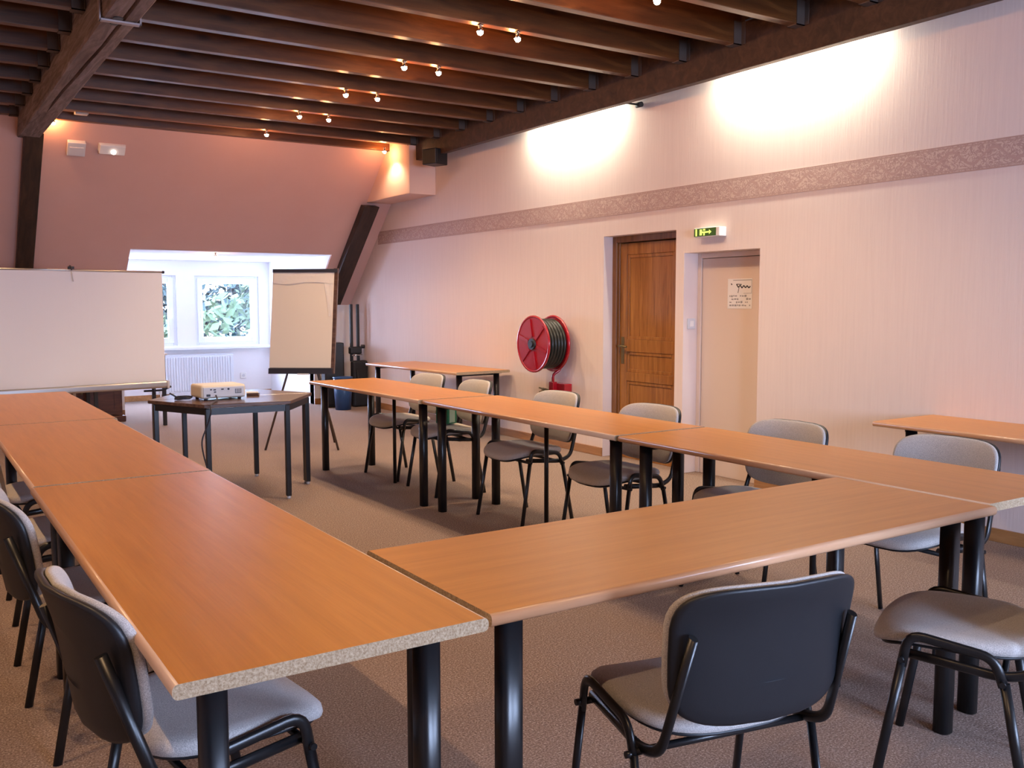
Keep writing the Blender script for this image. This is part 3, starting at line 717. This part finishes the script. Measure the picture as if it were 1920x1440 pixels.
# dark hexagonal table made of two half tables
HZ = .70; HC_ = (2.03, 6.88); HR = .595
vang = [math.radians(a) for a in (-5, -65, -125, 175, 115, 55)]
V = [(HR*math.cos(a), HR*math.sin(a)) for a in vang]
def half_table(ids, label):
    t = thing('trapezoid_table', label, 'table', (HC_[0], HC_[1], 0), 0, 'dark trapezoid tables joined to a hexagon')
    p = [Vector(V[i]) for i in ids]
    c = sum(p, Vector((0, 0))) / 4
    p = [c + (q-c)*.993 for q in p]
    bm = new_bm(); prism(bm, [tuple(q) for q in p], HZ-.024, HZ); obj('tabletop', bm, M_hexa, t, bevel=.004)
    bm = new_bm()
    q4 = [c + (q-c)*.93 for q in p]
    for k in range(4):
        a_, b_ = q4[k], q4[(k+1) % 4]; beam(bm, (a_.x, a_.y, HZ-.05), (b_.x, b_.y, HZ-.05), .02, .045, side=(-(b_-a_).y, (b_-a_).x, 0))
    obj('apron', bm, M_black, t)
    for q in q4:
        q = c + (q-c)*.985
        bm = new_bm(); rbox(bm, (q.x-.017, q.y-.017, .02), (q.x+.017, q.y+.017, HZ-.03), .004); lg = obj('leg', bm, M_black, t)
        bm = new_bm(); cyl(bm, (q.x, q.y, 0), (q.x, q.y, .022), .014, 12); obj('foot', bm, M_gplast, lg)
    return t
half_table((0, 1, 2, 3), 'dark wood trapezoid table forming the near half of the hexagon')
half_table((3, 4, 5, 0), 'dark wood trapezoid table forming the far half of the hexagon')

# projector, cables, remote
t = thing('projector', 'white video projector showing its connector side on the dark hexagonal table', 'projector', (1.90, 6.80, HZ), math.radians(2))
bm = new_bm(); rbox(bm, (-.16, -.13, .012), (.16, .13, .105), .018, 4); obj('body', bm, M_cream, t)
bm = new_bm(); rbox(bm, (-.145, -.136, .02), (.145, -.126, .092), .004)
obj('rear_panel', bm, M_gplast, t)
bm = new_bm()
for (x, z, w, h) in ((-.125,.028,.028,.016), (-.075,.070,.018,.008), (-.098,.072,.012,.008), (-.072,.054,.016,.008), (-.02,.072,.018,.008), (.025,.070,.014,.012)):
    bm = new_bm(); rbox(bm, (x, -.139, z), (x+w, -.135, z+h), .001, 1); obj('connector_port', bm, M_dark, t)
bm = new_bm()
for i in range(5): box(bm, (.08+i*.010, -.1375, .045), (.084+i*.010, -.135, .075))
box(bm, (.08, -.1370, .042), (.124, -.1355, .045)); obj('vent_grille', bm, M_dark, t)
bm = new_bm(); cyl(bm, (.07, .125, .06), (.07, .15, .06), .032, 24); obj('lens', bm, M_dark, t)
bm = new_bm()
for sx in (-.12, .12):
    for sy in (-.1, .1): cyl(bm, (sx, sy, 0), (sx, sy, .014), .012, 12)
obj('foot', bm, M_dark, t)
bm = new_bm(); rc = random.Random(5); pts = []
for i in range(34):
    a = i*1.15; pts.append((.055*math.cos(a)*(1+.3*rc.random()), .035*math.sin(a)*(1+.4*rc.random()), .006+.022*rc.random()))
tube(bm, pts, .0035, .02, 6, bend=3); tube(bm, [(-.04, .01, .02), (-.075, .03, .045), (-.085, .03, .05)], .006, .01)
tag(obj('cable_bundle', bm, M_dark, loc=(1.655, 6.80, HZ)), 'tangled bundle of dark cables left of the projector', 'cables')
t = thing('cable_adapter', 'small beige and brown adapter right of the projector on the dark table', 'adapter', (2.175, 6.86, HZ), -.4)
bm = new_bm(); rbox(bm, (-.045, -.03, 0), (.045, .03, .018), .005); obj('body', bm, M_hexa, t)
bm = new_bm(); rbox(bm, (-.05, -.02, .018), (.035, .035, .026), .003); obj('cover', bm, M_cream, t)
bm = new_bm(); tube(bm, [(1.845, 6.655, .735), (1.84, 6.60, .71), (1.72, 6.35, .70), (1.715, 6.31, .66), (1.70, 6.36, .56), (1.655, 6.36, .46), (1.675, 6.36, .33), (1.74, 6.38, .12), (1.76, 6.40, .006), (1.9, 6.75, .006)], .005, .08, 8)
tag(obj('power_cord', bm, M_dark), 'grey power cord hanging from the dark table to the carpet', 'cord')

# ------------------------------------------------------------------ projection screen
t = thing('projection_screen', 'wide white tripod projection screen on the left in front of the sloped wall', 'projection screen', (1.31, 9.25, 0), math.radians(8))
sw_, z0, z1 = .815, .635, 1.68
bm = new_bm(); n = 30
for i in range(n):
    xa, xb = -sw_+2*sw_*i/n, -sw_+2*sw_*(i+1)/n
    yy = lambda x: .006*math.sin(x*5)+.004*math.sin(x*11+1)
    for (a, b, c, d) in ((xa, xb, z0, z1),):
        v = [bm.verts.new(p) for p in ((a, yy(a), c), (b, yy(b), c), (b, yy(b)*.3, d), (a, yy(a)*.3, d), (a, yy(a)+.002, c), (b, yy(b)+.002, c), (b, yy(b)*.3+.002, d), (a, yy(a)*.3+.002, d))]
        for f in ((0,1,2,3), (7,6,5,4)): bm.faces.new([v[k] for k in f]).smooth = True
obj('screen_fabric', bm, M_cloth, t)
bm = new_bm(); tube(bm, [(-sw_-.01, .004, z1), (sw_+.01, .004, z1)], .010); 
obj('top_rail', bm, M_alu, t)
bm = new_bm(); 
for s in (-1, 1): cyl(bm, (s*(sw_+.006), .004, z1), (s*(sw_+.024), .004, z1), .013, 12)
obj('rail_cap', bm, M_dark, t)
bm = new_bm(); rbox(bm, (-sw_-.02, -.028, z0-.062), (sw_+.02, .035, z0+.006), .018, 4); obj('roller_case', bm, M_alu, t)
bm = new_bm()
for s in (-1, 1): rbox(bm, (s*(sw_+.02)-.012, -.03, z0-.066), (s*(sw_+.02)+.012, .037, z0+.01), .006)
obj('case_cap', bm, M_gplast, t)
bm = new_bm(); cyl(bm, (0, .055, .10), (0, .055, z1+.03), .014, 14); obj('pole', bm, M_alu, t)
bm = new_bm(); tube(bm, [(0, .055, z1+.03), (0, .02, z1+.045), (0, -.014, z1+.02), (0, -.014, z1-.0)], .006, .02); rbox(bm, (-.02, .0, z1+.012), (.03, .03, z1+.035), .004); obj('hook', bm, M_dark, t)
bm = new_bm(); tube(bm, [(.0, -.016, z1-.01), (.006, -.018, z1-.06), (.012, -.018, z1-.10)], .005, .02); obj('pull_tab', bm, M_gplast, t)
for a in (90, 210, 330):
    c, s = math.cos(math.radians(a)), math.sin(math.radians(a))
    bm = new_bm(); tube(bm, [(0, .055, .42), (c*.30, .055+s*.30, .22), (c*.48, .055+s*.48, .012)], .010, .03); cyl(bm, (c*.48, .055+s*.48, 0), (c*.48, .055+s*.48, .02), .014, 10); obj('leg', bm, M_blk2, t)
bm = new_bm(); tube(bm, [(.70, .02, z0-.055), (.72, .03, z0-.12)], .010); tube(bm, [(.62, .03, z0-.085), (.80, .02, z0-.085), (.87, .0, z0-.05)], .010, .03); obj('handle', bm, M_dark, t)

# cabinet behind the screen
t = thing('wooden_cabinet', 'low dark brown panelled cabinet half hidden behind the projection screen', 'cabinet', (1.72, 11.85, 0), math.radians(4))
bm = new_bm(); rbox(bm, (-.42, -.18, .07), (.42, .2, .62), .006); obj('body', bm, M_cab, t)
bm = new_bm(); rbox(bm, (-.45, -.21, 0), (.45, .2, .07), .008); obj('plinth', bm, M_cab, t)
bm = new_bm(); rbox(bm, (-.45, -.21, .62), (.45, .2, .65), .008); obj('top', bm, M_cab, t)
for s in (-1, 1):
    bm = new_bm(); x0, x1 = (.01, .39) if s > 0 else (-.39, -.01)
    rbox(bm, (x0, -.198, .09), (x1, -.178, .60), .004); 
    for (p, q) in (((x0+.05, .13), (x1-.05, .145)), ((x0+.05, .55), (x1-.05, .565)), ((x0+.05, .145), (x0+.065, .55)), ((x1-.065, .145), (x1-.05, .55))): box(bm, (p[0], -.204, p[1]), (q[0], -.196, q[1]))
    d = obj('door', bm, M_cab, t)
    bm = new_bm(); cyl(bm, (.03*s, -.197, .36), (.03*s, -.222, .36), .012, 12); obj('knob', bm, M_brass, d)

# ------------------------------------------------------------------ flip chart
FP = Vector((3.16, 8.50, 0)); fa = math.atan2(-.6, .8)
t = thing('flip_chart', 'flip chart easel with a cream paper pad beside the dormer window', 'flip chart', FP, fa)
# local x = along the board, -y = towards the viewer
tl = math.radians(6)
def tp(x, y, z): # tilted board plane, pivot at z=.72
    return (x + (z-.72)*.03, (z-.72)*math.sin(tl) + y, z)
bm = new_bm()
def tbox(bm, x0, x1, ya, yb, z0, z1, mi=0):
    v = [bm.verts.new(tp(x, y, z)) for (x, y, z) in ((x0,ya,z0),(x1,ya,z0),(x1,yb,z0),(x0,yb,z0),(x0,ya,z1),(x1,ya,z1),(x1,yb,z1),(x0,yb,z1))]
    for q in ((3,2,1,0),(4,5,6,7),(0,1,5,4),(1,2,6,5),(2,3,7,6),(3,0,4,7)): bm.faces.new([v[i] for i in q]).material_index = mi
bw = .305
tbox(bm, -bw, bw, 0, .018, .72, 1.70); tbox(bm, bw-.028, bw+.012, -.012, .024, .72, 1.71); obj('board', bm, M_hexa, t)
bm = new_bm(); tbox(bm, -bw, bw-.02, -.016, -.002, .775, 1.672)
obj('paper_pad', bm, M_paper, t)
bm = new_bm(); ni = 16
for i in range(ni):
    for j in range(8):
        def P(a, b): 
            x = -bw+.01 + (2*bw-.04)*a/ni; z = 1.672 - .10*b/8*(1 + .10*math.sin(a*.45))
            return tp(x, -.020 - .004*abs(math.sin(a*.5+b*.3)), z)
        quad(bm, [P(i, j), P(i+1, j), P(i+1, j+1), P(i, j+1)])
for j in range(10):
    for i in range(4):
        def P(a, b):
            x = bw-.028 - .10*(1-b/14)*a/4; z = 1.66 - .40*b/10
            return tp(x, -.0185 - .003*abs(math.sin(a*.9+b*.4)), z)
        quad(bm, [P(i, j), P(i+1, j), P(i+1, j+1), P(i, j+1)])
obj('clear_film', bm, M_film, t)
bm = new_bm(); tbox(bm, -bw, bw+.01, -.03, .02, 1.672, 1.705); obj('clamp_bar', bm, M_dark, t)
bm = new_bm(); tbox(bm, -bw+.005, bw, -.055, 0, .72, .772); obj('pen_tray', bm, M_dark, t)
bm = new_bm(); tbox(bm, -.02, .09, -.066, -.05, .712, .724); obj('eraser', bm, M_wplast, t)
for (x0_, x1_, y1_) in ((-.14, -.33, -.10), (.14, .36, -.06)):
    bm = new_bm(); tube(bm, [(x0_*.6, .13, 1.45), (x0_, .045, .74), (x1_, y1_, 0)], .010, .02); obj('leg', bm, M_iron, t)
bm = new_bm(); tube(bm, [(0, .14, 1.45), (.10, .22, .74), (.20, .42, 0)], .010, .02); obj('leg', bm, M_iron, t)

# ------------------------------------------------------------------ things in the far right corner
t = thing('blue_bin', 'blue plastic bin on the carpet behind the flip chart', 'bin', (4.80, 11.40, 0))
bm = new_bm(); cyl(bm, (0, 0, 0), (0, 0, .42), .10, 28, .125); obj('body', bm, M_bin, t)
bm = new_bm(); torus(bm, (0, 0, .42), (0, 0, 1), .125, .008, 28, 8); obj('rim', bm, M_bin, t)
t = thing('loudspeaker', 'tall black floor loudspeaker in the far corner right of the flip chart', 'loudspeaker', (4.84, 11.80, 0), -.2)
bm = new_bm(); rbox(bm, (-.14, -.12, 0), (.12, .14, .86), .012); obj('cabinet', bm, M_shell, t)
bm = new_bm(); rbox(bm, (-.125, -.128, .04), (.105, -.118, .82), .004); obj('grille', bm, M_blk2, t)
t = thing('folded_stand', 'black folded tripod stand leaning in the corner against the right wall', 'stand', (5.13, 11.75, 0))
for dx in (-.05, .045):
    bm = new_bm(); rbox(bm, (dx-.018, -.02, .6), (dx+.018, .02, 1.37), .006); obj('pole', bm, M_blk2, t)
bm = new_bm(); rbox(bm, (-.085, -.05, .70), (.085, .04, .80), .02); cyl(bm, (.08, -.02, .80), (.125, -.03, .80), .026, 14); obj('clamp', bm, M_blk2, t)
bm = new_bm(); tube(bm, [(-.07, -.05, .685), (.08, -.05, .69)], .010); obj('chrome_collar', bm, M_chrome, t)
t = thing('carrying_case', 'black soft carrying case standing upright under the folded stand', 'case', (5.13, 11.62, 0))
bm = new_bm(); rbox(bm, (-.11, -.05, 0), (.11, .055, .62), .03, 4); obj('body', bm, M_shell, t)
bm = new_bm(); tube(bm, [(-.05, -.052, .5), (-.05, -.075, .40), (-.05, -.075, .30), (-.05, -.052, .2)], .010, .03); obj('handle', bm, M_blk2, t)

# green and white carton on a chair seat
t = thing('green_carton', 'small green and white carton standing on the seat of the second farthest chair', 'carton', (3.40, 6.12, .484), .3)
bm = new_bm(); rbox(bm, (-.05, -.06, 0), (.05, .06, .13), .004); obj('box', bm, M_green, t)
bm = new_bm(); box(bm, (-.052, -.035, .01), (-.05, .03, .12)); box(bm, (-.03, -.062, .01), (.03, -.060, .12)); obj('printed_panel', bm, M_gwhite, t)

# ------------------------------------------------------------------ chairs
def super_pad(bm, w, d, z0, th, n=40, m=6, e=3.2, dome=.012, front_drop=.03, shift=0, mi=0):
    """rounded cushion in the xy plane; +x is the front"""
    def outline(s):
        P = []
        for k in range(n):
            a = 2*PI*k/n; c, q = math.cos(a), math.sin(a)
            P.append((shift + d/2*s*(abs(c)**(2/e))*(1 if c >= 0 else -1), w/2*s*(abs(q)**(2/e))*(1 if q >= 0 else -1)))
        return P
    def zf(x, y):
        t_ = (x-shift)/(d/2); return z0 - front_drop*max(0, t_-.35)**2/.42*1.0 + .012*(y/(w/2))**2 - .006
    rows = []
    for (s, h) in ((.90, 0.0), (.985, .12), (1.0, .4), (.985, .72), (.93, .93), (.80, 1.0), (.5, 1.04), (.2, 1.06)):
        rows.append([bm.verts.new((x, y, zf(x, y) + th*h)) for x, y in outline(s)])
    for i in range(len(rows)-1):
        for k in range(n): f = bm.faces.new((rows[i][k], rows[i][(k+1) % n], rows[i+1][(k+1) % n], rows[i+1][k])); f.smooth = True
    bm.faces.new(rows[0][::-1]).smooth = True; bm.faces.new(rows[-1]).smooth = True
def back_shape(bm, w, h, zc, x0, lean, off0, off1, n=44, e=3.6, curve=.075, scale=1.0, bulge=0):
    """curved backrest panel between offsets off0 (rear) and off1 (front) along x"""
    def pt(s, a, off, puff=0):
        c, q = math.cos(a), math.sin(a)
        y = w/2*s*(abs(c)**(2/e))*(1 if c >= 0 else -1); z = h/2*s*(abs(q)**(2/e))*(1 if q >= 0 else -1)
        y *= 1 + .05*(z/(h/2))
        x = x0 - lean*(z+h/2)/h + curve*(y/(w/2))**2 + off + puff*(1-(abs(y)/(w/2))**2*.3) - .018*max(0, z/(h/2))**3
        return (x, y, zc+z)
    rows = []
    for (s, f_) in ((.4,0),(.8,0),(.95,0),(.99,.12),(1.0,.5),(.99,.85),(.95,1),(.8,1),(.4,1)):
        rows.append([bm.verts.new(pt(s*scale, 2*PI*k/n, off0+(off1-off0)*f_, bulge if s < .9 and f_ == 1 else 0)) for k in range(n)])
    for i in range(len(rows)-1):
        for k in range(n): f = bm.faces.new((rows[i][k], rows[i][(k+1) % n], rows[i+1][(k+1) % n], rows[i+1][k])); f.smooth = True
    bm.faces.new(rows[0][::-1]).smooth = True; bm.faces.new(rows[-1]).smooth = True
GRP_R = 'upholstered chairs behind the right row of tables'; GRP_L = 'upholstered chairs along the left row of tables'; GRP_F = 'upholstered chairs at the crosswise table'
def make_chair(label, group, loc, rot):
    t = thing('conference_chair', label, 'chair', (loc[0], loc[1], 0), rot, group)
    bm = new_bm(); super_pad(bm, .455, .43, .435, .042, shift=.018); obj('seat', bm, M_fab, t)
    bm = new_bm(); super_pad(bm, .43, .40, .426, .014, shift=.012); obj('seat_pan', bm, M_shell, t)
    bm = new_bm(); back_shape(bm, .464, .316, .646, -.252, .055, -.002, .018, bulge=.008, e=4.4, curve=.055); obj('backrest', bm, M_fab, t)
    bm = new_bm(); back_shape(bm, .463, .322, .643, -.268, .055, -.008, .013, bulge=0, e=4.4, curve=.055); obj('back_shell', bm, M_shell, t)
    r, rx = .0085, .0135
    for s in (-1, 1):
        y = s*.252; yi = s*.243
        bm = new_bm(); tube(bm, [(.195, y, 0), (.128, yi, .40)], rx, n=10, rx=r); obj('leg', bm, M_black, t)
        bm = new_bm(); tube(bm, [(-.195, y, 0), (-.122, yi, .385)], rx, n=10, rx=r); obj('leg', bm, M_black, t)
        bm = new_bm(); tube(bm, [(.130, yi, .385), (.115, yi, .478), (-.095, yi, .448), (-.120, yi, .375)], rx, .06, 10, rx=r); obj('side_rail', bm, M_black, t)
        yb = s*.222
        bm = new_bm(); tube(bm, [(.135, s*.215, .415), (-.12, s*.222, .392), (-.20, s*.222, .420), (-.292, s*.205, .70)], rx, .05, 10, rx=r); obj('back_support', bm, M_black, t)
        for bx, bz in ((.13, .405), (-.118, .385)):
            bm = new_bm(); cyl(bm, (bx, s*.238, bz), (bx, s*.262, bz), .008, 10); obj('bolt_cap', bm, M_black, t)
    for bx, bz in ((.13, .405), (-.118, .388)):
        bm = new_bm(); tube(bm, [(bx, -.243, bz), (bx, .243, bz)], .009, n=10); obj('crossbar', bm, M_black, t)
    return t
ch0 = make_chair('grey chair at the crosswise table, its black back turned to the camera', GRP_F, (1.575, 1.600), 1.385)
for (x, y, r, lab, g) in (
    (2.540, 1.505, 2.03, 'grey chair at the right end of the crosswise table, cut by the picture edge', GRP_F),
    (3.351, 6.773, PI+.085, 'grey chair farthest from the camera behind the right row of tables', GRP_R),
    (3.344, 6.040, PI-.06, 'grey chair behind the right row with a green carton on its seat', GRP_R),
    (3.313, 4.940, PI+.02, 'grey chair behind the right row directly in front of the hose reel', GRP_R),
    (3.285, 3.986, PI+.05, 'grey chair behind the right row in front of the oak door', GRP_R),
    (3.330, 3.050, PI, 'grey chair behind the right row in front of the cream door', GRP_R),
    (3.466, 2.306, PI+.013, 'grey chair behind the right row nearest the camera, before the side table', GRP_R),
    (.560, 2.150, .12, 'grey chair nearest the camera on the left, tucked under the table with chipboard end', GRP_L),
    (.515, 3.272, .05, 'grey chair just behind the nearest one on the left side', GRP_L),
    (.528, 4.185, -.08, 'grey chair third from the camera on the left, its lilac back half cut off', GRP_L),
    (.56, 5.12, .0, 'grey chair farthest from the camera on the left, only its back edge in view', GRP_L)):
    dup(ch0, (x, y, 0), r, lab, g)

# ------------------------------------------------------------------ outside: trees behind the dormer windows
M_leafA = mat('pale_green_leaf', (.028,.042,.022), .7, spec=.1); M_leafB = mat('blue_green_needle', (.010,.019,.019), .7, spec=.1); M_trunk = mat('tree_bark', (.12,.10,.08), .8)
def tree(x, y, z0, h, R, m, label, seed, n=6500, size=.13, cone=False):
    rt_ = random.Random(seed)
    t = thing('tree', label, 'tree', (x, y, z0), 0, 'trees outside the dormer windows')
    bm = new_bm(); tube(bm, [(0, 0, 0), (.1, .05, h*.5), (0, 0, h*.9)], .12, .5, 8); obj('trunk', bm, M_trunk, t)
    bm = new_bm()
    clumps = [(rt_.gauss(0, R*.45), rt_.gauss(0, R*.35), rt_.uniform(.12, .98)*h) for _ in range(46)]
    for i in range(n):
        c = rt_.choice(clumps); f_ = (1 - c[2]/h*.8) if cone else 1
        p = Vector((c[0]*f_ + rt_.gauss(0, .28), c[1]*f_ + rt_.gauss(0, .28), c[2] + rt_.gauss(0, .22)))
        s = size*rt_.uniform(.5, 1.3)
        a = Vector((rt_.uniform(-1,1), rt_.uniform(-1,1), rt_.uniform(-1,1))).normalized(); b = a.orthogonal().normalized()
        quad(bm, [p-a*s-b*s*.1, p-a*s*.1-b*s*.5, p+a*s, p+b*s*.5])
    obj('foliage', bm, m, t)
tree(6.5, 19.5, -4.0, 6.1, 1.5, M_leafA, 'pale green leafy tree seen through the right dormer window', 1)
tree(9.2, 21.0, -4.0, 5.9, 1.6, M_leafA, 'pale green leafy tree at the right edge of the right dormer window', 4)
tree(7.6, 25.5, -4.5, 8.0, 2.6, M_leafB, 'dark blue green conifer behind the leafy trees outside', 2, cone=True)
tree(4.55, 21.5, -4.0, 6.6, 1.1, M_leafB, 'blue green conifer seen through the left dormer window beside the screen', 3, cone=True)
